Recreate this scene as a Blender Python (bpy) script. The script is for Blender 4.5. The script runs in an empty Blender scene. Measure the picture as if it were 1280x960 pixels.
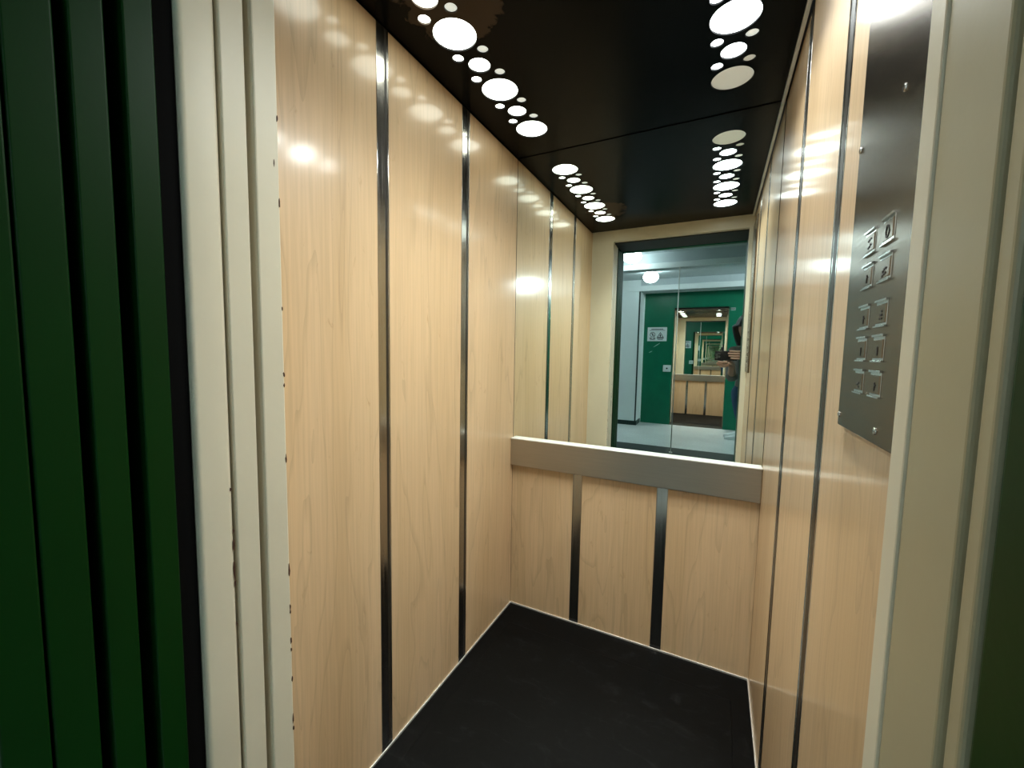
import bpy, bmesh, math, random
from mathutils import Matrix, Vector
random.seed(7)
scene = bpy.context.scene
COL = scene.collection

# ------------------------------------------------------------------ dimensions (metres)
XL, XR = -0.847, 0.169          # cab side walls
YF, YB = 0.465, 1.705           # cab front (inner face) and back
ZT = 2.10                       # cab ceiling
XJ, XJR = -0.692, 0.141         # clear door opening
ZH = 2.022                      # door head
YW = 0.12                       # landing face of our lift wall
YO = -4.16                      # landing face of the opposite lift wall
ZC = 2.48                       # landing ceiling
LX0, LX1 = -4.2, 2.6            # landing extents
OUR = lambda y: y
OPP = lambda y: (YW + YO) - y   # the opposite lift faces ours

# ------------------------------------------------------------------ materials
def new_mat(name):
    m = bpy.data.materials.new(name); m.use_nodes = True
    nt = m.node_tree
    return m, nt, nt.nodes['Principled BSDF']
def setp(b, **k):
    for key, v in k.items():
        b.inputs[key.replace('_', ' ')].default_value = v
def node(nt, t, **k):
    n = nt.nodes.new(t)
    for a, v in k.items(): setattr(n, a, v)
    return n
def ramp(nt, fac, stops):
    r = node(nt, 'ShaderNodeValToRGB')
    e = r.color_ramp.elements
    while len(e) < len(stops): e.new(0.5)
    for el, (p, c) in zip(e, stops):
        el.position = p; el.color = (*c, 1) if len(c) == 3 else c
    nt.links.new(fac, r.inputs[0]); return r
def obj_coords(nt, scale, rand=0.0):
    tc = node(nt, 'ShaderNodeTexCoord'); mp = node(nt, 'ShaderNodeMapping')
    mp.inputs['Scale'].default_value = scale
    nt.links.new(tc.outputs['Object'], mp.inputs['Vector'])
    if rand:
        oi = node(nt, 'ShaderNodeObjectInfo'); mu = node(nt, 'ShaderNodeMath', operation='MULTIPLY')
        mu.inputs[1].default_value = rand
        nt.links.new(oi.outputs['Random'], mu.inputs[0])
        nt.links.new(mu.outputs[0], mp.inputs['Location'])
    return mp.outputs['Vector']
def noise(nt, vec, scale, detail=4, rough=0.55, dist=0.0):
    n = node(nt, 'ShaderNodeTexNoise')
    n.inputs['Scale'].default_value = scale; n.inputs['Detail'].default_value = detail
    n.inputs['Roughness'].default_value = rough; n.inputs['Distortion'].default_value = dist
    nt.links.new(vec, n.inputs['Vector']); return n.outputs['Fac']
def mix(nt, fac, a, b, mode='MIX'):
    m = node(nt, 'ShaderNodeMix', data_type='RGBA', blend_type=mode)
    if isinstance(fac, (int, float)): m.inputs[0].default_value = fac
    else: nt.links.new(fac, m.inputs[0])
    for i, v in ((6, a), (7, b)):
        if isinstance(v, tuple): m.inputs[i].default_value = (*v, 1)
        else: nt.links.new(v, m.inputs[i])
    return m.outputs[2]
def bump(nt, b, h, strength, dist=0.002):
    n = node(nt, 'ShaderNodeBump'); n.inputs['Strength'].default_value = strength
    n.inputs['Distance'].default_value = dist
    nt.links.new(h, n.inputs['Height']); nt.links.new(n.outputs[0], b.inputs['Normal'])

def mat_wood():
    m, nt, b = new_mat('maple_laminate')
    v = obj_coords(nt, (1, 1, 0.11), 9.0)
    broad = noise(nt, v, 5.0, 3, 0.5, 0.6)
    # cathedral figure: contour lines of a stretched noise
    mul = node(nt, 'ShaderNodeMath', operation='MULTIPLY'); mul.inputs[1].default_value = 9.0
    nt.links.new(broad, mul.inputs[0])
    fr = node(nt, 'ShaderNodeMath', operation='FRACT'); nt.links.new(mul.outputs[0], fr.inputs[0])
    v2 = obj_coords(nt, (1, 1, 0.025), 5.0)
    fine = noise(nt, v2, 130.0, 3, 0.6)
    v3 = obj_coords(nt, (1, 1, 0.3), 3.0)
    fleck = noise(nt, v3, 34.0, 4, 0.65, 0.8)
    base = ramp(nt, broad, [(0.3, (0.585, 0.405, 0.225)), (0.7, (0.67, 0.48, 0.29))]).outputs[0]
    lines = ramp(nt, fr.outputs[0], [(0.0, (0.80,)*3), (0.2, (1,)*3), (1.0, (0.97,)*3)]).outputs[0]
    fines = ramp(nt, fine, [(0.32, (0.88,)*3), (0.62, (1.03,)*3)]).outputs[0]
    flk = ramp(nt, fleck, [(0.24, (0.74, 0.68, 0.62)), (0.36, (1,)*3)]).outputs[0]
    c = mix(nt, 0.75, base, lines, 'MULTIPLY'); c = mix(nt, 0.8, c, fines, 'MULTIPLY'); c = mix(nt, 0.8, c, flk, 'MULTIPLY')
    nt.links.new(c, b.inputs['Base Color'])
    setp(b, Roughness=0.42, Coat_Weight=0.6, Coat_Roughness=0.14)
    v4 = obj_coords(nt, (1, 1, 0.5))
    bump(nt, b, noise(nt, v4, 7.0, 1), 0.12, 0.004)
    return m
def mat_steel(name, col, r0, r1, scale, bscale=60.0, bs=0.03):
    m, nt, b = new_mat(name)
    v = obj_coords(nt, scale)
    n = noise(nt, v, bscale, 3, 0.6)
    rr = ramp(nt, n, [(0.3, (r0,)*3), (0.7, (r1,)*3)])
    nt.links.new(rr.outputs[0], b.inputs['Roughness'])
    cc = ramp(nt, n, [(0.25, tuple(x*0.9 for x in col)), (0.75, col)])
    nt.links.new(cc.outputs[0], b.inputs['Base Color'])
    setp(b, Metallic=1.0)
    if bs: bump(nt, b, n, bs, 0.001)
    return m
def mat_paint(name, col, rough=0.4, wear=0.93, bumpk=0.05, spec=0.5):
    m, nt, b = new_mat(name)
    v = obj_coords(nt, (1, 1, 0.6))
    n = noise(nt, v, 6.0, 5, 0.6)
    c = ramp(nt, n, [(0.3, tuple(x*wear for x in col)), (0.7, col)])
    nt.links.new(c.outputs[0], b.inputs['Base Color'])
    setp(b, Roughness=rough, Specular_IOR_Level=spec)
    v2 = obj_coords(nt, (1, 1, 1))
    bump(nt, b, noise(nt, v2, 90.0, 2), bumpk, 0.002)
    return m
def mat_flat(name, col, rough=0.5, metal=0.0, spec=0.5):
    m, nt, b = new_mat(name)
    v = obj_coords(nt, (1, 1, 1)); n = noise(nt, v, 25.0, 2)
    c = ramp(nt, n, [(0.3, tuple(x*0.94 for x in col)), (0.7, col)])
    nt.links.new(c.outputs[0], b.inputs['Base Color'])
    setp(b, Roughness=rough, Metallic=metal, Specular_IOR_Level=spec); return m
def mat_emit(name, col, strength):
    m, nt, b = new_mat(name)
    setp(b, Base_Color=(0.8, 0.8, 0.8, 1), Roughness=0.3, Emission_Color=(*col, 1), Emission_Strength=strength)
    return m

WOOD = mat_wood()
STEEL = mat_steel('polished_strip_steel', (0.56, 0.54, 0.50), 0.12, 0.24, (1, 1, 0.02), 120)
RAIL = mat_steel('satin_rail_steel', (0.50, 0.46, 0.40), 0.30, 0.42, (0.03, 1, 1), 150)
PLATE = mat_steel('brushed_panel_steel', (0.225, 0.172, 0.120), 0.22, 0.27, (1, 0.02, 1), 240, 0)
CHROME = mat_flat('button_chrome', (0.72, 0.70, 0.66), 0.16, 1.0)
ALU = mat_flat('aluminium_trim', (0.80, 0.78, 0.73), 0.38, 0.6)
LEDGE = mat_flat('bright_ledge_metal', (0.90, 0.90, 0.86), 0.3, 0.25)
GAP_SHADE = mat_flat('black_gap_shade', (0.002, 0.002, 0.002), 0.9, 0, 0.1)
GROOVE = mat_flat('dark_groove', (0.022, 0.018, 0.013), 0.35)
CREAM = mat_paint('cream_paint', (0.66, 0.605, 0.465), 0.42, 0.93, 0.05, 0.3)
CREAM_DIM = mat_paint('cream_paint_dimmed', (0.38, 0.335, 0.21), 0.42)  # cream made darker and yellower: lens edge falloff put into the colour
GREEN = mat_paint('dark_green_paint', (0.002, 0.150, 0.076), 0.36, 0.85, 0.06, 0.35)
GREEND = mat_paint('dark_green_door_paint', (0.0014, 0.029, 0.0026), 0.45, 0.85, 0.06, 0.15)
WHITE = mat_paint('pale_wall_paint', (0.74, 0.79, 0.79), 0.5, 0.95)
CEILW = mat_paint('landing_ceiling_paint', (0.50, 0.56, 0.58), 0.7, 0.92)
DARK = mat_flat('dark_void_metal', (0.015, 0.014, 0.013), 0.6)
SKIRT = mat_flat('dark_skirting', (0.008, 0.03, 0.025), 0.4)
PAPER = mat_flat('white_notice_sheet', (0.72, 0.76, 0.76), 0.45)
INK = mat_flat('black_print', (0.02, 0.02, 0.022), 0.5)
RUST = mat_flat('chipped_to_rust', (0.06, 0.022, 0.010), 0.8)
SCRATCH = mat_flat('scratched_paint', (0.42, 0.55, 0.52), 0.6)
MATR = mat_paint('dark_rubber_mat', (0.012, 0.030, 0.026), 0.6, 0.6)

def mat_mirror():
    m, nt, b = new_mat('mirror_glass')
    setp(b, Base_Color=(0.87, 0.93, 0.885, 1), Metallic=1.0, Roughness=0.0); return m
MIRROR = mat_mirror()
def mat_floor():
    m, nt, b = new_mat('black_rubber_floor')
    v = obj_coords(nt, (1, 1, 1)); n = noise(nt, v, 60, 4, 0.7)
    sc = noise(nt, obj_coords(nt, (1.0, 2.2, 1)), 7.0, 6, 0.75, 1.2)
    base = ramp(nt, n, [(0.3, (0.0009,)*3), (0.75, (0.0022, 0.0022, 0.0022))]).outputs[0]
    sm = ramp(nt, sc, [(0.56, (0, 0, 0)), (0.76, (0.5,)*3)]).outputs[0]
    nt.links.new(mix(nt, sm, base, (0.022, 0.023, 0.024)), b.inputs['Base Color'])
    setp(b, Roughness=0.55, Specular_IOR_Level=0.08)
    bump(nt, b, n, 0.25, 0.001); return m
FLOORM = mat_floor()
def mat_ceiling(front):
    """black plate, its film peeled off in a ragged brown patch by the left lamp near the door"""
    m, nt, b = new_mat('black_ceiling_plate')
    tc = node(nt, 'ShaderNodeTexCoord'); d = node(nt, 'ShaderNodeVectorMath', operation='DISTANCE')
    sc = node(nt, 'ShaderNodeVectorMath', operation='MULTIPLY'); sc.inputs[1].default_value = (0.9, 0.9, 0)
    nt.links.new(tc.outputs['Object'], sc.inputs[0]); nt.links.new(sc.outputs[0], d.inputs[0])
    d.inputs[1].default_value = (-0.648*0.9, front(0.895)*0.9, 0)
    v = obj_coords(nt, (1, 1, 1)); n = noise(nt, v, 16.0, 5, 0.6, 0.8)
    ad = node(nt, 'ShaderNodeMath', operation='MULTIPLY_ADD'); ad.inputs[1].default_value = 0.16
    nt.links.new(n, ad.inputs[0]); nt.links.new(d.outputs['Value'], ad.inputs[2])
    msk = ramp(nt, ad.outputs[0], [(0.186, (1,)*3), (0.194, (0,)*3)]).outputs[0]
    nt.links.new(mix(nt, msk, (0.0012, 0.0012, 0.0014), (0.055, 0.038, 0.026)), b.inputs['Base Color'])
    setp(b, Roughness=0.24, Specular_IOR_Level=0.07)
    v2 = obj_coords(nt, (1, 1, 1)); bump(nt, b, noise(nt, v2, 14.0, 2), 0.08, 0.002)
    return m
def mat_terrazzo():
    m, nt, b = new_mat('pale_grey_landing_floor')
    v = obj_coords(nt, (1, 1, 1)); n = noise(nt, v, 45, 5, 0.7); n2 = noise(nt, v, 2.5, 3)
    c = ramp(nt, n, [(0.3, (0.44, 0.48, 0.47)), (0.7, (0.66, 0.70, 0.69))]).outputs[0]
    c2 = ramp(nt, n2, [(0.35, (0.86,)*3), (0.65, (1,)*3)]).outputs[0]
    nt.links.new(mix(nt, 0.8, c, c2, 'MULTIPLY'), b.inputs['Base Color'])
    setp(b, Roughness=0.32); return m
TERR = mat_terrazzo()

# ------------------------------------------------------------------ mesh helpers
def bx(bm, x0, x1, y0, y1, z0, z1):
    x0, x1 = sorted((x0, x1)); y0, y1 = sorted((y0, y1)); z0, z1 = sorted((z0, z1))
    v = [bm.verts.new(p) for p in ((x0,y0,z0),(x1,y0,z0),(x1,y1,z0),(x0,y1,z0),(x0,y0,z1),(x1,y0,z1),(x1,y1,z1),(x0,y1,z1))]
    for f in ((0,3,2,1),(4,5,6,7),(0,1,5,4),(1,2,6,5),(2,3,7,6),(3,0,4,7)): bm.faces.new([v[i] for i in f])
def cyl(bm, p0, p1, r, seg=24, r2=None):
    p0, p1 = Vector(p0), Vector(p1); d = p1 - p0
    mt = Matrix.Translation((p0+p1)/2) @ d.to_track_quat('Z', 'Y').to_matrix().to_4x4()
    bmesh.ops.create_cone(bm, cap_ends=True, segments=seg, radius1=r, radius2=r if r2 is None else r2, depth=d.length, matrix=mt)
def ball(bm, c, rx, ry=None, rz=None, seg=20, rings=14):
    ry = rx if ry is None else ry; rz = rx if rz is None else rz
    bmesh.ops.create_uvsphere(bm, u_segments=seg, v_segments=rings, radius=1.0,
        matrix=Matrix.Translation(c) @ Matrix.Diagonal((rx, ry, rz, 1)))
def finish(name, bm, mat, parent=None, bevel=0.0, smooth=False, segs=2, angle=0.6):
    bmesh.ops.recalc_face_normals(bm, faces=bm.faces)
    me = bpy.data.meshes.new(name); bm.to_mesh(me); bm.free()
    me.materials.append(mat)
    o = bpy.data.objects.new(name, me); COL.objects.link(o)
    if bevel:
        md = o.modifiers.new('edges', 'BEVEL'); md.width = bevel; md.segments = segs
        md.limit_method = 'ANGLE'; md.angle_limit = angle; md.harden_normals = False
    if smooth:
        for p in me.polygons: p.use_smooth = True
    if parent is not None:
        o.parent = parent
        o.matrix_parent_inverse = Matrix.Translation(-Vector(parent.location)) if parent.type == 'EMPTY' else parent.matrix_world.inverted()
    return o
def box(name, mat, dims, parent=None, bevel=0.0, segs=2):
    bm = bmesh.new(); bx(bm, *dims); return finish(name, bm, mat, parent, bevel, False, segs)
def tag(o, label, cat, group=None, kind=None):
    o['label'] = label; o['category'] = cat
    if group: o['group'] = group
    if kind: o['kind'] = kind
    return o
def struct(o, label, cat): return tag(o, label, cat, kind='structure')
def thing(name, label, cat, loc, group=None):
    e = bpy.data.objects.new(name, None); e.empty_display_size = 0.05
    COL.objects.link(e); e.location = loc
    return tag(e, label, cat, group)

# ------------------------------------------------------------------ the lift cab
L_ROWS = []   # disc positions of one row: (dx, y, radius)
for k in range(4): L_ROWS.append((0, 1.510 - 0.2615*k, 0.060))
for k in range(3):
    my = 1.379 - 0.2615*k
    L_ROWS.append((0, my, 0.0332))
    for s in (-1, 1):
        for t in (-1, 1): L_ROWS.append((0.0425*s, my + 0.052*t, 0.0165))
ROWX = (-0.6925, -0.0015)

OPAL = mat_emit('lit_opal_lens', (0.95, 1.0, 0.88), 8.5)
OPALC = mat_emit('lit_opal_lens_cool', (0.90, 0.98, 0.98), 13.0)
OPALD = mat_emit('lit_opal_lens_end_of_tube', (0.92, 1.0, 0.84), 0.22)
OPALM = mat_emit('lit_opal_lens_side_of_tube', (0.92, 1.0, 0.90), 0.6)

LAMP_L, LAMP_R = (27.0, 80.0), (106.0, 128.0)      # brightness and spread of the left and right rows
STR_SIDE = ((0.848, 0.893), (1.256, 1.306))      # steel strips on the side walls (y)
STR_BACK = ((-0.545, -0.503), (-0.190, -0.147))  # steel strips on the back wall (x)
RZ0, RZ1 = 0.698, 0.827                          # hand rail band
RC = 0.003                                       # panels stand proud of the strips

def curve_plate(name, rect, holes, z0, z1, mat, hole_seg=40):
    cu = bpy.data.curves.new(name + '_outline', 'CURVE'); cu.dimensions = '2D'; cu.fill_mode = 'BOTH'
    cu.extrude = (z1 - z0)/2
    def spline(pts):
        s = cu.splines.new('POLY'); s.points.add(len(pts)-1); s.use_cyclic_u = True
        for p, q in zip(s.points, pts): p.co = (q[0], q[1], 0, 1)
    x0, x1, y0, y1 = rect
    spline([(x0,y0),(x1,y0),(x1,y1),(x0,y1)])
    for (cx, cy, r) in holes:
        spline([(cx + r*math.cos(a*2*math.pi/hole_seg), cy + r*math.sin(a*2*math.pi/hole_seg)) for a in range(hole_seg)])
    tmp = bpy.data.objects.new('plate_tmp', cu); COL.objects.link(tmp)
    dg = bpy.context.evaluated_depsgraph_get(); dg.update()
    me = bpy.data.meshes.new_from_object(tmp.evaluated_get(dg))
    bpy.data.objects.remove(tmp); bpy.data.curves.remove(cu)
    me.name = name
    me.transform(Matrix.Translation((0, 0, (z0+z1)/2)))
    me.materials.clear(); me.materials.append(mat)
    o = bpy.data.objects.new(name, me); COL.objects.link(o); return o

def flat_chips(name, spots, parent, mat=RUST, sx=1):
    """little flakes of missing paint: irregular slivers lying on a face of constant x"""
    bm = bmesh.new()
    for (x, y, z, h, w) in spots:
        n = 9; ring = []
        for i in range(n):
            a = i*2*math.pi/n; k = 0.6 + 0.6*random.random()
            ring.append((y + w*k*math.cos(a), z + h*k*math.sin(a)))
        f = [bm.verts.new((x - 0.0004*sx, p[0], p[1])) for p in ring]; g = [bm.verts.new((x + 0.0005*sx, p[0], p[1])) for p in ring]
        bm.faces.new(f); bm.faces.new(g[::-1])
        for i in range(n): bm.faces.new((f[i], f[(i+1) % n], g[(i+1) % n], g[i]))
    return finish(name, bm, mat, parent)

def build_cab(Y, ours):
    where = 'of the near lift' if ours else 'of the opposite lift'
    # floor
    fl = box('floor', FLOORM, (XL-0.02, XR+0.02, Y(YF-0.10), Y(YB+0.02), -0.05, 0.0))
    struct(fl, 'black rubber cab floor ' + where, 'floor')
    bm = bmesh.new(); bx(bm, -0.785, XR-0.062, Y(0.50), Y(1.57), 0.0, 0.0035)
    m = finish('floor_mat', bm, FLOORM, None, 0.002)
    tag(m, 'black rubber mat laid on the cab floor ' + where, 'mat')
    # aluminium lip along the floor edge
    if ours:
        bm = bmesh.new()
        bx(bm, XL, XL+0.004, Y(YF), Y(YB), 0, 0.008); bx(bm, XR-0.004, XR, Y(YF), Y(YB), 0, 0.008)
        bx(bm, XL+0.004, XR-0.004, Y(YB-0.004), Y(YB), 0, 0.008)
        struct(finish('baseboard_lip', bm, ALU, None, 0.001), 'thin bright metal lip where the wood walls meet the black floor', 'trim')
    # side walls: backing, three laminate panels, two steel strips
    for side, xw, sg in (('left', XL, -1), ('right', XR, 1)):
        xb = xw + sg*RC
        w = box('wall_' + side, DARK, (xb, xb + sg*0.02, Y(YF-0.04), Y(YB+0.012), 0, ZT+0.06))
        struct(w, f'{side} wood-panelled side wall {where}', 'wall')
        edges = [YF-0.002, STR_SIDE[0][0], STR_SIDE[0][1], STR_SIDE[1][0], STR_SIDE[1][1], YB]
        for a, b_ in ((0, 1), (2, 3), (4, 5)):
            box('wall_panel', WOOD, (xw, xb, Y(edges[a]), Y(edges[b_]), 0.0, ZT-0.004), w, 0.0012)
        for y0, y1 in STR_SIDE:
            bm = bmesh.new(); xs = xw + sg*0.0005
            bx(bm, xs, xb, Y(y0+0.001), Y(y1-0.001), 0.014, ZT-0.004)
            lip = xw - sg*0.0006
            bx(bm, lip, xb, Y(y0+0.0005), Y(y0+0.003), 0.014, ZT-0.004); bx(bm, lip, xb, Y(y1-0.003), Y(y1-0.0005), 0.014, ZT-0.004)
            finish('steel_strip', bm, STEEL, w, 0.0006)
            g0, g1 = ((0.66, 0.86), (0.26, 0.74))[side == 'right']; wd_ = y1 - y0
            bm = bmesh.new(); bx(bm, xw + sg*0.0002, xb, Y(y0+g0*wd_), Y(y0+g1*wd_), 0.014, ZT-0.004)
            finish('strip_groove', bm, GROOVE, w)
    # back wall
    w = box('wall_back', DARK, (XL-0.01, XR+0.01, Y(YB+RC), Y(YB+0.03), 0, ZT+0.06))
    struct(w, 'wood-panelled back wall below the mirror ' + where, 'wall')
    ex = [XL, STR_BACK[0][0], STR_BACK[0][1], STR_BACK[1][0], STR_BACK[1][1], XR]
    for a, b_ in ((0, 1), (2, 3), (4, 5)):
        box('wall_panel', WOOD, (ex[a], ex[b_], Y(YB), Y(YB+RC), 0.006, RZ0+0.02), w, 0.0012)
    for x0, x1 in STR_BACK:
        bm = bmesh.new(); ys = YB+RC-0.0008
        bx(bm, x0+0.001, x1-0.001, Y(ys), Y(YB+RC), 0.016, RZ0+0.02)
        bx(bm, x0+0.0005, x0+0.003, Y(ys-0.0024), Y(YB+RC), 0.016, RZ0+0.02); bx(bm, x1-0.003, x1-0.0005, Y(ys-0.0024), Y(YB+RC), 0.016, RZ0+0.02)
        finish('steel_strip', bm, STEEL, w, 0.0006)
    # hand rail: folded steel band with a top ledge
    r = box('handrail', RAIL, (XL+0.001, XR-0.001, Y(YB-0.024), Y(YB-0.001), RZ0, RZ1-0.003), None, 0.0025)
    box('rail_ledge', LEDGE, (XL+0.001, XR-0.001, Y(YB-0.027), Y(YB-0.0005), RZ1-0.004, RZ1+0.001), r, 0.0012)
    tag(r, 'wide flat satin steel rail across the back wall ' + where, 'handrail')
    # mirror
    mi = box('wall_mirror', MIRROR, (XL+0.0015, XR-0.0015, Y(YB), Y(YB+0.006), RZ1, ZT-0.003))
    tag(mi, 'wall-wide mirror from steel rail to ceiling ' + where, 'mirror')
    # ceiling plate with round holes
    holes = [(rx + dx, Y(y), r_) for rx in ROWX for dx, y, r_ in L_ROWS]
    rect = (XL-0.01, XR-0.012, min(Y(YF-0.03), Y(YB+0.008)), max(Y(YF-0.03), Y(YB+0.008)))
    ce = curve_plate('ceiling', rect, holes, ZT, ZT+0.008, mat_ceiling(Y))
    struct(ce, 'glossy black ceiling plate with round light holes ' + where, 'ceiling')
    # closed box above the plate
    bm = bmesh.new(); bx(bm, XL-0.03, XR+0.03, Y(YF-0.06), Y(YB+0.04), ZT+0.06, ZT+0.07)
    lid = finish('ceiling_lid', bm, DARK, ce)
    if ours:
        struct(box('trim_1', ALU, (XR-0.016, XR-0.006, Y(YF), Y(YB-0.001), ZT-0.012, ZT-0.001), None, 0.002, 3),
               'pale edge strip along the top of the right wall', 'trim')
    # ceiling lights
    for i, rx in enumerate(ROWX):
        side = ('left', 'right')[i]
        e = thing('ceiling_light', f'row of lit round lenses beside the {side} wall {where}', 'ceiling light',
                  (rx, Y(1.12), ZT+0.006), 'lens rows in the ceiling ' + where)
        for dx, y, r_ in L_ROWS:
            mt = OPAL if i == 0 else OPALC
            if i == 1 and y > 1.48: mt = OPALD
            elif i == 1 and y > 1.42 and dx > 0: mt = OPALD
            elif r_ < 0.02 and dx > 0: mt = OPALM
            bm = bmesh.new(); cyl(bm, (rx+dx, Y(y), ZT+0.0045), (rx+dx, Y(y), ZT+0.0075), r_-0.0004, 40)
            lens = finish('light_lens', bm, mt, e)
            if r_ > 0.03 and mt in (OPAL, OPALC):      # the lamp proper: light leaves the lens mostly downwards
                ld = bpy.data.lights.new('lamp', 'AREA'); ld.shape = 'DISK'; ld.size = 1.5*r_
                ld.energy = math.pi*math.pi*(0.75*r_)**2*1.6*(LAMP_L, LAMP_R)[i][0]; ld.spread = math.radians((LAMP_L, LAMP_R)[i][1])
                ld.color = (0.96, 1.0, 0.90) if i == 0 else (0.93, 0.99, 0.97)
                lo = bpy.data.objects.new('lamp', ld); COL.objects.link(lo)
                lo.location = (rx+dx, Y(y), ZT+0.0035 - 0.19*r_); lo.rotation_euler = (0, math.radians((-14, 14)[i]), 0); lo.parent = e
                lo.matrix_parent_inverse = Matrix.Translation(-Vector(e.location))
    # front wall: return posts and head
    w = box('wall_front', CREAM, (XL-0.02, XJ, Y(0.425), Y(YF), 0, ZT+0.06), None, 0.0025)
    struct(w, 'cream painted front post and door head ' + where, 'wall')
    box('door_head', CREAM, (XJ-0.001, XR+0.02, Y(0.425), Y(YF), ZH, ZT+0.06), w, 0.002)
    box('front_post', CREAM, (XJR, XR+0.02, Y(0.436), Y(YF), 0, ZH), w, 0.002)
    st = box('strike_post', CREAM_DIM, (0.1425, 0.20, Y(0.351), Y(0.435), 0, ZH), w, 0.003, 3)
    box('strike_post', CREAM_DIM, (0.1450, 0.20, Y(0.330), Y(0.3485), 0, ZH), w, 0.004, 4)
    bm = bmesh.new(); bx(bm, XJ-0.60, XJ-0.010, Y(0.2955), Y(0.3205), 0.002, ZH+0.02); finish('gap_shade_block', bm, GAP_SHADE, w)  # near-black block in the open door gap, painted shade
    box('head_channel', DARK, (XJ-0.9, XR+0.04, Y(0.17), Y(0.424), ZH-0.006, ZH+0.10), w)
    bm = bmesh.new(); bx(bm, XJ-0.95, XJ-0.90, Y(0.157), Y(0.46), 0, ZH+0.1); bx(bm, 0.19, 0.21, Y(0.157), Y(0.42), 0, ZH+0.1)
    finish('shaft_lining', bm, DARK, w)
    if ours:
        xs = XJ
        spots = [(xs, .4636, 1.163, .004, .0018), (xs, .4638, 1.183, .005, .0018), (xs, .4634, 1.027, .009, .0016), (xs, .4636, .815, .016, .0018),
                 (xs, .4637, .745, .006, .0014), (xs, .4636, .735, .004, .0014), (xs, .4638, .679, .007, .0016), (xs, .4636, .66, .004, .0014),
                 (xs, .4637, .60, .006, .0015), (xs, .4636, .52, .01, .0018), (xs, .4637, .50, .004, .002), (xs, .4636, .40, .012, .002),
                 (xs, .4638, 1.48, .008, .0014), (xs, .4636, 1.62, .006, .0014), (xs, .456, 1.545, .008, .0012), (xs, .4637, 1.30, .004, .0012)]
        flat_chips('chipped_paint', spots, w)
        bm = bmesh.new()
        for k in range(13):   # wear down the corner between the right-hand posts
            z = 0.15 + 0.55*random.random()
            bx(bm, 0.1404, 0.1430, Y(0.4345+0.001*random.random()), Y(0.4372), z, z+0.004+0.012*random.random())
        finish('chipped_paint', bm, RUST, w)
    # sill grooves
    bm = bmesh.new(); bx(bm, XJ-0.02, 0.16, Y(YW), Y(YF-0.10), -0.05, -0.002)
    for y in (0.18, 0.228, 0.279, 0.352): bx(bm, XJ-0.02, 0.16, Y(y-0.018), Y(y-0.006), -0.01, 0.0); bx(bm, XJ-0.02, 0.16, Y(y+0.006), Y(y+0.018), -0.01, 0.0)
    tag(finish('door_sill', bm, mat_sill, None), 'ridged dark metal threshold at the doorway ' + where, 'door sill')

    # sliding door leaves, all drawn back to the left
    leaves = [(0.376, 0.4125, CREAM, 'cream sliding door leaf beside the front post'),
              (0.322, 0.371, CREAM, 'cream sliding door leaf beside the dark gap'),
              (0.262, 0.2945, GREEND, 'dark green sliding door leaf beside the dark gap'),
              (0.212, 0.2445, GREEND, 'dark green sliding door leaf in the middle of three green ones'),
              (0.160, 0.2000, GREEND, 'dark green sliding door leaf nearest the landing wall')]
    for k, (y0, y1, mt, lab) in enumerate(leaves):
        d = thing('sliding_door', lab + (', near lift' if ours else ', opposite lift'), 'sliding door', (XJ, Y((y0+y1)/2), 0.003),
                  'retracted door leaves ' + where)
        bm = bmesh.new(); bx(bm, XJ-0.60, XJ, Y(y0), Y(y1), 0.006, ZH-0.008)
        finish('leaf', bm, mt, d, 0.007 if k == 1 else 0.0025, k == 1, 6)
        bm = bmesh.new()
        for xx in (XJ-0.5, XJ-0.1): bx(bm, xx-0.03, xx+0.03, Y((y0+y1)/2-0.004), Y((y0+y1)/2+0.004), 0.0, 0.006)
        finish('guide_shoe', bm, DARK, d)
        if ours and k == 1:
            flat_chips('chipped_paint', [(XJ, .3695, .905, .012, .0014), (XJ, .3692, .862, .017, .0017), (XJ, .3694, .84, .005, .0015), (XJ, .3696, .93, .004, .0012),
                       (XJ, .3696, .77, .004, .001), (XJ, .368, 1.0, .003, .0015)], d)

mat_sill = mat_flat('dark_sill_metal', (0.06, 0.065, 0.06), 0.45, 0.7)
build_cab(OUR, True)
build_cab(OPP, False)

# ------------------------------------------------------------------ control panel on the right wall
cp = thing('control_panel', 'tall brushed steel button panel on the right wall beside the door', 'control panel', (XR, 0.62, 1.134))
xf = XR - 0.0075
bm = bmesh.new(); bx(bm, xf, XR, 0.470, 0.734, 1.134, 2.02); finish('plate', bm, PLATE, cp, 0.001)
for (y, z) in ((0.727, 1.149), (0.580, 1.149), (0.727, 1.512), (0.580, 1.512)):
    bm = bmesh.new(); cyl(bm, (xf, y, z), (xf-0.0016, y, z), 0.0042, 20, 0.0034); s = finish('screw', bm, CHROME, cp, 0.0004, False)
    bm = bmesh.new(); bx(bm, xf-0.0018, xf-0.0015, y-0.003, y+0.003, z-0.0004, z+0.0004); finish('screw_slot', bm, INK, s)
MARKS = {0: 'bits', 1: 'ring', 2: 'line', 3: 'dots', 4: 'hook', 5: 'dots2', 6: 'stem', 7: 'stem', 8: 'bits2', 9: 'hook'}
n = 0
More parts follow.
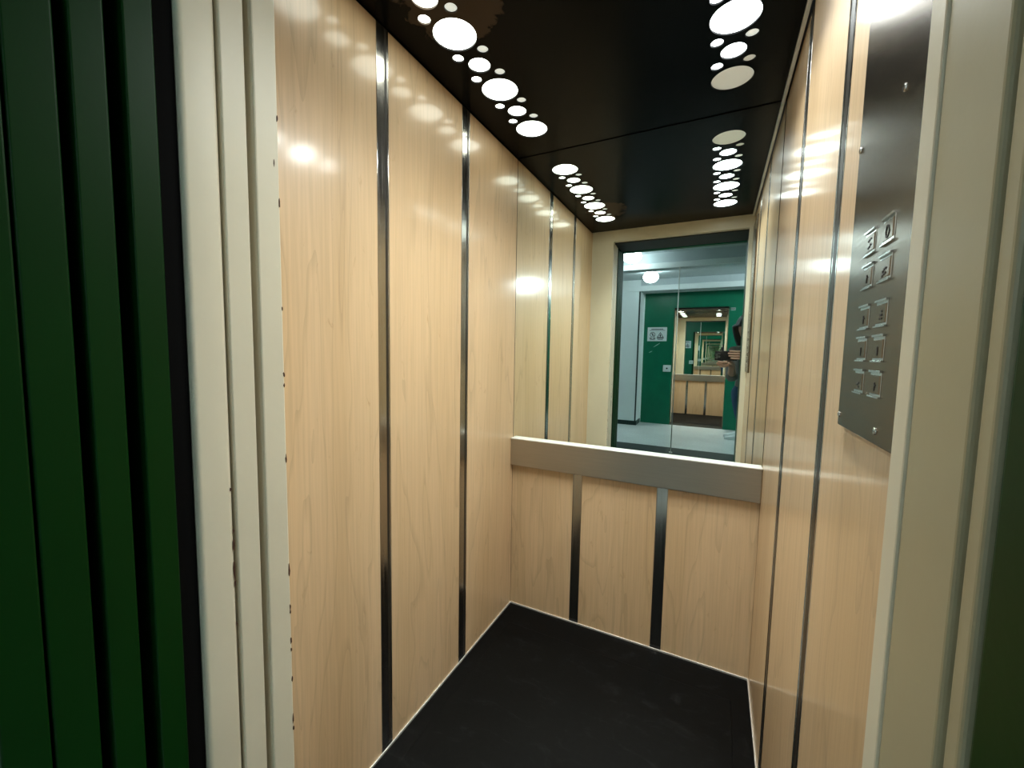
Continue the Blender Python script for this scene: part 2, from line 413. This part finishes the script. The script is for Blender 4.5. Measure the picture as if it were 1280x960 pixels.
for z in (1.371, 1.330, 1.280, 1.241, 1.201):
    for y in (0.650, 0.591):
        hw, hh = 0.0175, 0.0155
        bm = bmesh.new()     # frame with a sunk face
        for (a, b_, c, d) in ((-hw, hw, hh-0.0026, hh), (-hw, hw, -hh, -hh+0.002)):
            bx(bm, xf-0.0028, xf, y+a, y+b_, z+c, z+d)
        bx(bm, xf-0.0006, xf+0.0005, y-hw+0.0005, y+hw-0.0005, z-hh+0.0005, z+hh-0.0005)
        b = finish('button', bm, CHROME, cp, 0.0003)
        bm = bmesh.new(); bx(bm, xf-0.0014, xf+0.0005, y-hw+0.002, y+hw-0.002, z-hh+0.0045, z+hh-0.0055)
        finish('button_face', bm, PLATE, b, 0.0008)
        # raised tactile marks
        bm = bmesh.new(); k = MARKS[n]; xm0, xm1 = xf-0.0020, xf-0.0010
        def dot(u, v, r=0.0011): cyl(bm, (xm1, y+u, z+v), (xm0, y+u, z+v), r, 10)
        if k == 'ring':
            for i in range(14):
                a = i*2*math.pi/14; dot(0.0045*math.cos(a), -0.002+0.006*math.sin(a), 0.0013)
        elif k in ('dots', 'dots2', 'bits', 'bits2'):
            for (u, v) in {'dots': ((-.004,-.001),(0,-.002),(.004,-.004),(-.003,-.006),(.001,-.007),(.005,-.0085)),
                           'dots2': ((-.004,.002),(-.004,-.002),(0,-.002),(-.004,-.006),(0,-.006)),
                           'bits': ((-.005,.004),(0,.003),(.004,.002),(-.004,-.003),(0,-.005),(.004,-.006)),
                           'bits2': ((-.003,-.002),(.002,-.004),(-.002,-.007))}[k]: dot(u, v, 0.0014)
        else:
            bx(bm, xm0, xm1, y-0.0015, y+0.0005, z-0.008, z+0.002)
            if k != 'stem': bx(bm, xm0, xm1, y-0.0045, y-0.0015, z-0.002, z-0.0005)
        finish('tactile_mark', bm, INK, b)
        n += 1

# ------------------------------------------------------------------ the landing between the two lifts
fl = box('floor_landing', TERR, (LX0, LX1, YO, YW, -0.05, 0.0)); struct(fl, 'pale grey landing floor between the two lifts', 'floor')
ce = box('ceiling_landing', CEILW, (LX0, LX1, YO-0.05, YW+0.04, ZC, ZC+0.04)); struct(ce, 'grey white landing ceiling', 'ceiling')
struct(box('wall_landing_left', WHITE, (LX0-0.05, LX0, YO, YW, 0, ZC)), 'pale end wall of the landing, far left', 'wall')
struct(box('wall_landing_right', WHITE, (LX1, LX1+0.05, YO, YW, 0, ZC)), 'pale end wall of the landing, right', 'wall')

def landing_wall(Y, ours):
    where = 'around the near lift door' if ours else 'around the opposite lift door'
    bm = bmesh.new(); t = YW+0.036
    if ours:
        bx(bm, LX0, XJ, Y(YW), Y(t), 0, ZC); bx(bm, 0.146, LX1, Y(YW), Y(t), 0, ZC); bx(bm, XJ, 0.146, Y(YW), Y(t), ZH-0.01, ZC)
    else:
        bx(bm, LX0, XJ, Y(YW), Y(t), 0, ZC); bx(bm, 0.146, LX1, Y(YW), Y(t), 0, ZC); bx(bm, XJ, 0.146, Y(YW), Y(t), ZH+0.015, ZC)
    w = finish('wall_landing_near' if ours else 'wall_landing_opposite', bm, GREEN)
    struct(w, 'dark green painted wall ' + where, 'wall')
    # green jamb lining on the closing side
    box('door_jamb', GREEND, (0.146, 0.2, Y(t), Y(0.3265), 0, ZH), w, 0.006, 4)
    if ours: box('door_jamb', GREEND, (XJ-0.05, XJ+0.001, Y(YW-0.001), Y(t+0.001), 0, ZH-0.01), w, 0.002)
    for (x0, z0, x1, z1) in ((-1.01, 1.36, -0.905, 1.432), (-1.085, 1.26, -1.03, 1.29)):
        bm = bmesh.new(); dx, dz = x1-x0, z1-z0; L = math.hypot(dx, dz); nx, nz = -dz/L*0.006, dx/L*0.006
        yy = Y(YW); y2 = Y(YW-0.0004)
        ring = [(x0+nx*.3, z0+nz*.3), (x0-nx*.3, z0-nz*.3), (x0+dx*.5-nx, z0+dz*.5-nz), (x1-nx*.4, z1-nz*.4), (x1+nx*.4, z1+nz*.4), (x0+dx*.5+nx, z0+dz*.5+nz)]
        a = [bm.verts.new((p[0], yy, p[1])) for p in ring]; b_ = [bm.verts.new((p[0], y2, p[1])) for p in ring]
        bm.faces.new(a); bm.faces.new(b_[::-1])
        for i in range(6): bm.faces.new((a[i], a[(i+1) % 6], b_[(i+1) % 6], b_[i]))
        if not ours: finish('paint_scratch', bm, SCRATCH, w)
        else: bm.free()
    # notice
    side = 'near' if ours else 'opposite'
    nt = thing('notice', f'white notice with two round and triangular symbols, {side} green wall', 'notice', (-0.96, Y(YW), 1.585), 'notices by the lift doors')
    f = lambda d: Y(YW-d)
    box('sheet', PAPER, (-1.122, -0.798, f(0), f(0.003), 1.465, 1.708), nt)
    TL = [(-1.06, -0.86, 1.668, 1.680), (-1.09, -0.83, 1.650, 1.658)]
    for cx in (-1.035, -0.905): TL += [(cx-0.05, cx+0.05, 1.500, 1.507), (cx-0.043, cx+0.043, 1.488, 1.495)]
    for (a, b_, c, d) in TL: box('text_line', INK, (a, b_, f(0.003), f(0.0036), c, d), nt)
    bm = bmesh.new(); N = 28; cx, cz = -1.035, 1.580
    for i in range(N):
        a0, a1 = i*2*math.pi/N, (i+1)*2*math.pi/N
        q = []
        for d in (0.003, 0.0036):
            q.append([bm.verts.new((cx+r_*math.cos(a), f(d), cz+r_*math.sin(a))) for r_, a in ((0.045, a0), (0.045, a1), (0.036, a1), (0.036, a0))])
        bm.faces.new(q[1])
    for i in range(9):
        t0 = -0.036 + i*0.008; bx(bm, cx+t0, cx+t0+0.0085, f(0.003), f(0.0036), cz-t0-0.010, cz-t0+0.001)
    bx(bm, cx-0.006, cx+0.010, f(0.003), f(0.0036), cz-0.022, cz+0.018); ball(bm, (cx+0.002, f(0.0033), cz+0.024), 0.007, 0.0004, 0.007, 10, 6)
    bx(bm, cx-0.048, cx-0.012, f(0.003), f(0.0036), 1.512, 1.526); bx(bm, cx+0.012, cx+0.048, f(0.003), f(0.0036), 1.512, 1.526)
    finish('prohibition_symbol', bm, INK, nt)
    bm = bmesh.new(); cx, cz = -0.905, 1.57
    P = [(0, 0.055), (-0.058, -0.04), (0.058, -0.04)]; Q = [(x*0.70, z*0.70-0.002) for x, z in P]
    for i in range(3):
        j = (i+1) % 3
        bm.faces.new([bm.verts.new((cx+p[0], f(0.0036), cz+p[1])) for p in (P[i], P[j], Q[j], Q[i])])
    bx(bm, cx-0.007, cx+0.009, f(0.003), f(0.0036), cz-0.028, cz+0.014); bx(bm, cx-0.020, cx+0.016, f(0.003), f(0.0036), cz-0.012, cz-0.004)
    bx(bm, cx-0.058, cx+0.058, f(0.003), f(0.0036), 1.514, 1.526)
    finish('warning_symbol', bm, INK, nt)
    # call plate
    c = thing('call_button_plate', f'small square white call plate beside the door, {side} green wall', 'call button', (-0.77, Y(YW), 0.929), 'call plates by the lift doors')
    box('plate', PAPER, (-0.836, -0.706, f(0), f(0.012), 0.932, 1.048), c, 0.006, 3)
    bm = bmesh.new(); cyl(bm, (-0.771, f(0.012), 0.990), (-0.771, f(0.0165), 0.990), 0.014, 24); finish('push_button', bm, CHROME, c, 0.001)
    bm = bmesh.new(); cyl(bm, (-0.771, f(0.0164), 0.990), (-0.771, f(0.0172), 0.990), 0.004, 12); finish('button_dot', bm, INK, c)
    # floor indicator
    c = thing('floor_indicator', f'tiny pale indicator box at the top corner of the door, {side} green wall', 'floor indicator', (0.20, Y(YW), 1.97), 'indicators by the lift doors')
    box('housing', mat_ind, (0.165, 0.235, f(0), f(0.018), 1.965, 2.012), c, 0.004)
    bm = bmesh.new()
    for k in range(3): bx(bm, 0.174+k*0.019, 0.188+k*0.019, f(0.018), f(0.0186), 1.974, 2.003)
    finish('display_window', bm, CHROME, c)
mat_ind = mat_flat('pale_indicator_plastic', (0.30, 0.34, 0.33), 0.4)
landing_wall(OUR, True)
landing_wall(OPP, False)

# white wall block to the left of the opposite door, soffit and beam
w = box('wall_white_block', WHITE, (LX0, -1.203, YO, -3.77, 0, ZC)); struct(w, 'pale grey white wall block left of the opposite lift', 'wall')
bm = bmesh.new(); bx(bm, -1.226, -1.2015, -3.7705, -3.7685, 0.07, 2.288); finish('corner_strip', bm, SKIRT, w)  # thin dark strip up the corner of the block
bm = bmesh.new(); bx(bm, LX0, -1.190, -3.77, -3.756, 0, 0.075); bx(bm, -1.203, -1.190, YO, -3.77, 0, 0.075)
struct(finish('baseboard_landing', bm, SKIRT, None, 0.003), 'dark skirting board at the foot of the white wall block', 'baseboard')
bm = bmesh.new(); bx(bm, -1.203, -1.185, YO, YO+0.02, 0.0, 2.30); bx(bm, -1.203, LX1, YO, YO+0.02, 2.30, 2.37)
struct(finish('trim_2', bm, WHITE, None, 0.002), 'pale frame around the opposite green wall', 'trim')
bm = bmesh.new(); bx(bm, -1.2025, LX1, -3.90, -3.77, 2.290, ZC); b = finish('beam', bm, CEILW)
struct(b, 'pale ceiling beam nearest the opposite lift', 'beam')
bm = bmesh.new(); bx(bm, LX0, LX1, -3.77, -3.75, 2.290, 2.376); finish('beam_moulding', bm, WHITE, b, 0.004)
bm = bmesh.new(); bx(bm, LX0, LX1, -2.10, -1.95, 2.286, ZC); b = finish('beam', bm, CEILW)
struct(b, 'pale ceiling beam across the middle of the landing', 'beam')
bm = bmesh.new(); bx(bm, LX0, LX1, -1.95, -1.93, 2.286, 2.353); finish('beam_moulding', bm, WHITE, b, 0.004)

# globes
GLOBE = mat_emit('lit_globe_glass', (0.80, 0.96, 1.0), 19.0)
GLOBE_FILL_LEFT = mat_emit('fill_globe_glass_left', (0.80, 0.96, 1.0), 80.0)
GLOBE_FILL_RIGHT = mat_emit('fill_globe_glass_right', (0.80, 0.96, 1.0), 190.0)
def globe(x, y, r, h, lab, glow=None):
    e = thing('ceiling_globe', lab, 'ceiling lamp', (x, y, ZC), 'round lamps on the landing ceiling')
    bm = bmesh.new(); cyl(bm, (x, y, ZC), (x, y, ZC-0.028), r*0.72, 32); finish('base', bm, WHITE, e, 0.004)
    bm = bmesh.new(); ball(bm, (x, y, ZC-0.028-h*0.42), r, r, h*0.58, 32, 20)
    bmesh.ops.delete(bm, geom=[v for v in bm.verts if v.co.z > ZC-0.03], context='VERTS')
    finish('glass_bowl', bm, glow or GLOBE, e, 0, True)
    bm = bmesh.new(); ball(bm, (x, y, ZC-0.030-h), 0.012, 0.012, 0.010, 12, 8); finish('finial', bm, ALU, e, 0, True)
globe(-0.965, -1.66, 0.112, 0.135, 'bright glass ceiling globe in front of the middle beam')
globe(-0.945, -3.05, 0.110, 0.15, 'bright glass ceiling globe between the two landing beams')

globe(1.35, -3.05, 0.110, 0.15, 'added glass fill globe out of sight at the right end of the landing', GLOBE_FILL_RIGHT)  # added lamp outside the mirror's view, brightens the landing
globe(-3.2, -2.9, 0.110, 0.15, 'added glass fill globe out of sight at the far left of the landing', GLOBE_FILL_LEFT)  # second added lamp, also unseen, fills the landing from the left

# slim post from floor to beam and dark mat
bm = bmesh.new(); cyl(bm, (-0.455, -1.94, 0.012), (-0.452, -1.94, 2.286), 0.0055, 16); cyl(bm, (-0.455, -1.94, 0.010), (-0.455, -1.94, 0.018), 0.02, 20)
tag(finish('slim_post', bm, ALU, None, 0, True), 'thin shiny floor-to-beam post on the landing', 'post')
bm = bmesh.new(); bx(bm, -1.5, 1.4, -2.24, -1.1, 0.0, 0.010)
tag(finish('door_mat', bm, MATR, None, 0.004), 'dark green black mat lying on the pale landing floor', 'mat')

# white sneakers on the landing floor
SHOE = mat_flat('white_shoe_canvas', (0.70, 0.76, 0.76), 0.6); SOLE = mat_flat('white_rubber_sole', (0.62, 0.68, 0.68), 0.5); HOLE = mat_flat('shoe_lining', (0.10, 0.14, 0.14), 0.8)
def sneaker(x, y, lab):
    e = thing('sneaker', lab, 'shoe', (x, y, 0), 'white sneakers on the landing')
    # outline from toe (-x) to heel (+x): half widths and heights
    prof = [(0.0, .012, .030), (.012, .030, .042), (.04, .041, .050), (.08, .046, .060), (.12, .043, .076), (.16, .038, .094), (.20, .036, .098), (.245, .034, .094), (.268, .022, .086), (.276, .008, .080)]
    def loft(name, mat, zf, k, parent):
        bm = bmesh.new(); rings = []
        for px, hw, h in prof:
            z0, z1 = zf(px, h); ring = []
            for i in range(16):
                a = i*2*math.pi/16; c, s = math.cos(a), math.sin(a)
                ring.append(bm.verts.new((x + px, y + hw*k*math.copysign(abs(c)**0.7, c), (z0+z1)/2 + (z1-z0)/2*math.copysign(abs(s)**0.8, s))))
            rings.append(ring)
        for r0, r1 in zip(rings, rings[1:]):
            for i in range(16): bm.faces.new((r0[i], r0[(i+1) % 16], r1[(i+1) % 16], r1[i]))
        bm.faces.new(rings[0][::-1]); bm.faces.new(rings[-1])
        return finish(name, bm, mat, parent, 0, True)
    loft('sole', SOLE, lambda px, h: (0.0, 0.026), 1.06, e)
    loft('upper', SHOE, lambda px, h: (0.016, h), 1.0, e)
    bm = bmesh.new(); ball(bm, (x+0.212, y, 0.094), 0.042, 0.026, 0.010, 20, 10); finish('opening', bm, HOLE, e, 0, True)
    bm = bmesh.new()
    for k in range(5): cyl(bm, (x+.085+.017*k, y-.022, .060+.008*k), (x+.085+.017*k, y+.022, .060+.008*k), 0.003, 8)
    finish('laces', bm, SOLE, e)
sneaker(0.158, -3.30, 'white sneaker on the landing floor, the one closer to the mirror')
sneaker(0.150, -3.52, 'white sneaker on the landing floor, the one closer to the opposite lift')

# ------------------------------------------------------------------ phone and photographer (seen only in the mirror)
ph = thing('phone', 'black phone held level in two hands in the doorway', 'phone', (0.063, -0.010, 1.232))
PHB = mat_flat('black_phone_back', (0.008, 0.008, 0.009), 0.25); PHL = mat_flat('phone_lens_rim', (0.30, 0.32, 0.32), 0.3, 0.8); GLS = mat_flat('dark_lens_glass', (0.01, 0.012, 0.014), 0.05)
box('phone_body', PHB, (-0.014, 0.134, -0.0145, -0.0065, 1.194, 1.266), ph, 0.003, 3)
bm = bmesh.new(); bx(bm, -0.012, 0.024, -0.0066, -0.0050, 1.208, 1.246); cb = finish('camera_bump', bm, PHB, ph, 0.002)
for (x, z) in ((0.0, 1.23), (0.0, 1.2135), (0.0155, 1.222)):
    bm = bmesh.new(); cyl(bm, (x, -0.0052, z), (x, -0.0032, z), 0.0066, 24); finish('lens_rim', bm, PHL, cb)
    bm = bmesh.new(); cyl(bm, (x, -0.0034, z), (x, -0.0028, z), 0.0048, 20); finish('lens_glass', bm, GLS, cb)

def skin_mesh(name, chains, mat, parent, sub=2):
    """chains: lists of (point, radius[, radius_y]); points that coincide are welded, so limbs grow from one skeleton"""
    verts, rad, edges, idx = [], [], [], {}
    def vid(p, r):
        k = tuple(round(c, 4) for c in p)
        if k not in idx: idx[k] = len(verts); verts.append(p); rad.append(r)
        return idx[k]
    for ch in chains:
        ids = [vid(p[0], (p[1], p[2] if len(p) > 2 else p[1])) for p in ch]
        edges += [(a, b_) for a, b_ in zip(ids, ids[1:])]
    me = bpy.data.meshes.new('skeleton'); me.from_pydata(verts, edges, [])
    o = bpy.data.objects.new('skeleton', me); COL.objects.link(o)
    md = o.modifiers.new('skin', 'SKIN'); md.use_smooth_shade = True
    for i, sv in enumerate(me.skin_vertices[0].data):
        sv.radius = rad[i]; sv.use_root = (i == 0)
    sb = o.modifiers.new('sub', 'SUBSURF'); sb.levels = sub; sb.render_levels = sub
    dg = bpy.context.evaluated_depsgraph_get(); dg.update()
    res = bpy.data.meshes.new_from_object(o.evaluated_get(dg)); res.name = name
    bpy.data.objects.remove(o); bpy.data.meshes.remove(me)
    res.materials.clear(); res.materials.append(mat)
    for p in res.polygons: p.use_smooth = True
    return res
def mesh_obj(name, me, parent):
    o = bpy.data.objects.new(name, me); COL.objects.link(o); o.parent = parent
    o.matrix_parent_inverse = Matrix.Translation(-Vector(parent.location)); return o

SKIN = mat_flat('skin', (0.50, 0.30, 0.21), 0.5); HAIR = mat_flat('dark_hair', (0.010, 0.011, 0.014), 0.45)
TOP = mat_paint('grey_knit', (0.20, 0.21, 0.20), 0.85, 0.7, 0.3); JEANS = mat_paint('blue_denim', (0.02, 0.085, 0.20), 0.8, 0.7, 0.3); BOOT = mat_flat('dark_shoe_leather', (0.02, 0.02, 0.022), 0.4)
per = thing('person', 'person in grey top and blue jeans holding up a phone, reflected in the mirror', 'person', (0.40, -0.52, 0))
PEL = (0.285, -0.52, 0.93); SP = (0.275, -0.52, 1.09); CH = (0.262, -0.51, 1.22); NK = (0.25, -0.50, 1.325); NH = (0.238, -0.485, 1.38)
LS, LE, LW = (0.125, -0.47, 1.255), (0.115, -0.27, 1.055), (0.108, -0.085, 1.155)
RS, RE, RW = (0.395, -0.47, 1.255), (0.43, -0.26, 1.09), (0.245, -0.075, 1.205)
LH, LK, LA, LT = (0.185, -0.52, 0.86), (0.335, -0.47, 0.47), (0.37, -0.53, 0.09), (0.36, -0.38, 0.035)
RH, RK, RA, RT = (0.37, -0.52, 0.86), (0.46, -0.47, 0.47), (0.52, -0.53, 0.09), (0.53, -0.38, 0.035)
LP, RP = (0.090, -0.040, 1.176), (0.190, -0.030, 1.226)
body = [[(PEL, .11, .09), (SP, .10, .08), (CH, .115, .085), (NK, .055, .05), (NH, .05, .05)],
        [(CH, .115, .085), (LS, .047), (LE, .036), (LW, .024, .028), (LP, .032, .014)], [(CH, .115, .085), (RS, .047), (RE, .036), (RW, .024, .028), (RP, .032, .014)],
        [(PEL, .11, .09), (LH, .085), (LK, .055), (LA, .036), (LT, .03, .02)], [(PEL, .11, .09), (RH, .085), (RK, .055), (RA, .036), (RT, .03, .02)]]
# left hand under the phone: four fingers to the left, thumb up behind
for i, (dz, dy, L) in enumerate(((0.008, 0.012, 0.060), (-0.003, 0.006, 0.068), (-0.014, 0.000, 0.062), (-0.024, -0.006, 0.050))):
    k = (0.066, -0.030+dy, 1.175+dz)
    body.append([(LP, .032, .014), (k, .0095), ((k[0]-L*.5, k[1]+.010, k[2]-.004), .0085), ((k[0]-L, k[1]+.011, k[2]+.003), .0072)])
body.append([(LP, .032, .014), ((0.080, -0.052, 1.186), .011), ((0.060, -0.042, 1.200), .0095), ((0.044, -0.030, 1.214), .008)])
# right hand round the end of the phone: four fingers across its back, thumb on the screen side
for i, (z, L) in enumerate(((1.262, 0.062), (1.244, 0.070), (1.226, 0.066), (1.209, 0.052))):
    k = (0.158, -0.014, z-0.003)
    body.append([(RP, .032, .014), (k, .0098), ((0.146, 0.003, z), .0088), ((0.141-L*.55, 0.0048, z+.001), .0082), ((0.141-L, 0.0036, z+.004), .0072)])
body.append([(RP, .032, .014), ((0.180, -0.045, 1.238), .011), ((0.152, -0.040, 1.246), .0095), ((0.122, -0.031, 1.247), .008)])
me = skin_mesh('person_body', body, SKIN, per)
# head joined into the body mesh
bm = bmesh.new(); bm.from_mesh(me)
HC = Vector((0.222, -0.462, 1.455))
hb = bmesh.new(); bmesh.ops.create_uvsphere(hb, u_segments=32, v_segments=24, radius=1.0)
for v in hb.verts:
    x, y, z = v.co
    w_ = 0.073*(1 - 0.22*max(0, -z)); d_ = 0.092*(1 - 0.06*max(0, -z)); 
    px, py, pz = x*w_, y*d_, z*0.112
    if y > 0.3:
        py += 0.020*math.exp(-((px/0.011)**2 + ((pz+0.018)/0.020)**2))           # nose
        py -= 0.008*math.exp(-(((abs(px)-0.030)/0.013)**2 + ((pz-0.006)/0.010)**2))  # eye sockets
        py += 0.006*math.exp(-((px/0.022)**2 + ((pz+0.056)/0.009)**2))           # lips
        py += 0.008*math.exp(-((px/0.020)**2 + ((pz+0.092)/0.016)**2))           # chin
    v.co = (px, py, pz)
for s in (-1, 1):
    ball(hb, (s*0.074, -0.008, -0.008), 0.009, 0.018, 0.030, 12, 8)
hb.transform(Matrix.Translation(HC) @ Matrix.Rotation(-0.25, 4, 'X') @ Matrix.Rotation(0.10, 4, 'Z'))
tmp = bpy.data.meshes.new('h'); hb.to_mesh(tmp); hb.free(); bm.from_mesh(tmp); bpy.data.meshes.remove(tmp)
bm.to_mesh(me); bm.free()
for p in me.polygons: p.use_smooth = True
mesh_obj('body', me, per)
HM = Matrix.Translation(HC) @ Matrix.Rotation(-0.25, 4, 'X') @ Matrix.Rotation(0.10, 4, 'Z')
EYE = mat_flat('eye', (0.06, 0.05, 0.05), 0.2)
for s in (-1, 1):
    bm = bmesh.new(); ball(bm, HM @ Vector((s*0.030, 0.079, 0.006)), 0.011, 0.008, 0.007, 14, 10); finish('eye', bm, EYE, per, 0, True)
# hair: a shell over the skull falling to the shoulders
bm = bmesh.new(); bmesh.ops.create_uvsphere(bm, u_segments=40, v_segments=28, radius=1.0)
for v in bm.verts:
    x, y, z = v.co
    wv = 1 + 0.03*math.sin(9*math.atan2(y, x)) + 0.02*math.sin(23*math.atan2(y, x))
    px, py, pz = x*0.097*wv, y*0.108*wv - 0.016, z*0.128 + 0.006
    if z < 0.15:
        pz = 0.025 + (z-0.15)*0.20; px *= 1.22 + 0.10*math.sin(z*3); py = min(py, 0.03) - 0.012
    if y > 0.35 and z < 0.42 and 0.12 < x < 0.60: py = min(py, 0.052)
    v.co = (px, py, pz)
bm.transform(HM); finish('hair', bm, HAIR, per, 0, True)
# clothes
j = lambda a, b_, t: tuple(a[i] + (b_[i]-a[i])*t for i in range(3))
top = [[((0.268, -0.52, 0.925), .138, .116), ((0.268, -0.52, 1.0), .132, .110), (SP, .118, .098), (CH, .132, .102), (NK, .062, .06)],
       [(CH, .132, .102), (LS, .060), (LE, .050), (j(LE, LW, .45), .043)], [(CH, .132, .102), (RS, .060), (RE, .050), (j(RE, RW, .75), .040)]]
mesh_obj('top', skin_mesh('grey_top', top, TOP, per), per)
jn = [[((0.268, -0.52, 1.03), .110, .09), ((0.268, -0.52, 0.985), .122, .104), ((0.262, -0.52, 0.90), .140, .11)], [((0.262, -0.52, 0.90), .140, .11), (LH, .100), (LK, .070), (j(LK, LA, .9), .052)],
      [((0.262, -0.52, 0.90), .140, .11), (RH, .100), (RK, .070), (j(RK, RA, .9), .052)]]
mesh_obj('jeans', skin_mesh('blue_jeans', jn, JEANS, per), per)
for A, T_ in ((LA, LT), (RA, RT)):
    sh = [[((A[0], A[1]-.03, .045), .036, .042), ((A[0], A[1]+.06, .040), .042, .036), ((T_[0], T_[1]+.02, .030), .040, .027)], [((A[0], A[1]-.03, .045), .036, .042), ((A[0], A[1], .11), .046)]]
    mesh_obj('shoe', skin_mesh('dark_shoe', sh, BOOT, per), per)

# ------------------------------------------------------------------ camera, world, view
R = ((0.8925451686, 0.4506256048, 0.0173114487), (0.0509488833, -0.0626223524, -0.9967359993), (-0.4480706789, 0.8905138995, -0.0788521495))
cam = bpy.data.cameras.new('camera'); co = bpy.data.objects.new('camera', cam); COL.objects.link(co)
cx, cy, cz = Vector(R[0]), -Vector(R[1]), -Vector(R[2])
M = Matrix((cx, cy, cz)).transposed().to_4x4(); M.translation = (0, 0, 1.23); co.matrix_world = M
cam.sensor_fit = 'HORIZONTAL'; cam.sensor_width = 36; cam.lens = 505.987/1280*36; cam.clip_start = 0.004; cam.clip_end = 60
scene.camera = co
wd = bpy.data.worlds.new('dark_shaft'); scene.world = wd; wd.use_nodes = True
wd.node_tree.nodes['Background'].inputs[0].default_value = (0.002, 0.002, 0.002, 1); wd.node_tree.nodes['Background'].inputs[1].default_value = 1.0
vs = scene.view_settings; vs.view_transform = 'Standard'; vs.look = 'None'; vs.gamma = 1.0; vs.use_curve_mapping = False; vs.exposure = -0.1
cy_ = scene.cycles
cy_.max_bounces = 24; cy_.diffuse_bounces = 5; cy_.glossy_bounces = 20; cy_.sample_clamp_indirect = 30.0; cy_.caustics_reflective = True; cy_.blur_glossy = 0.3
try: cy_.use_denoising = True
except Exception: pass
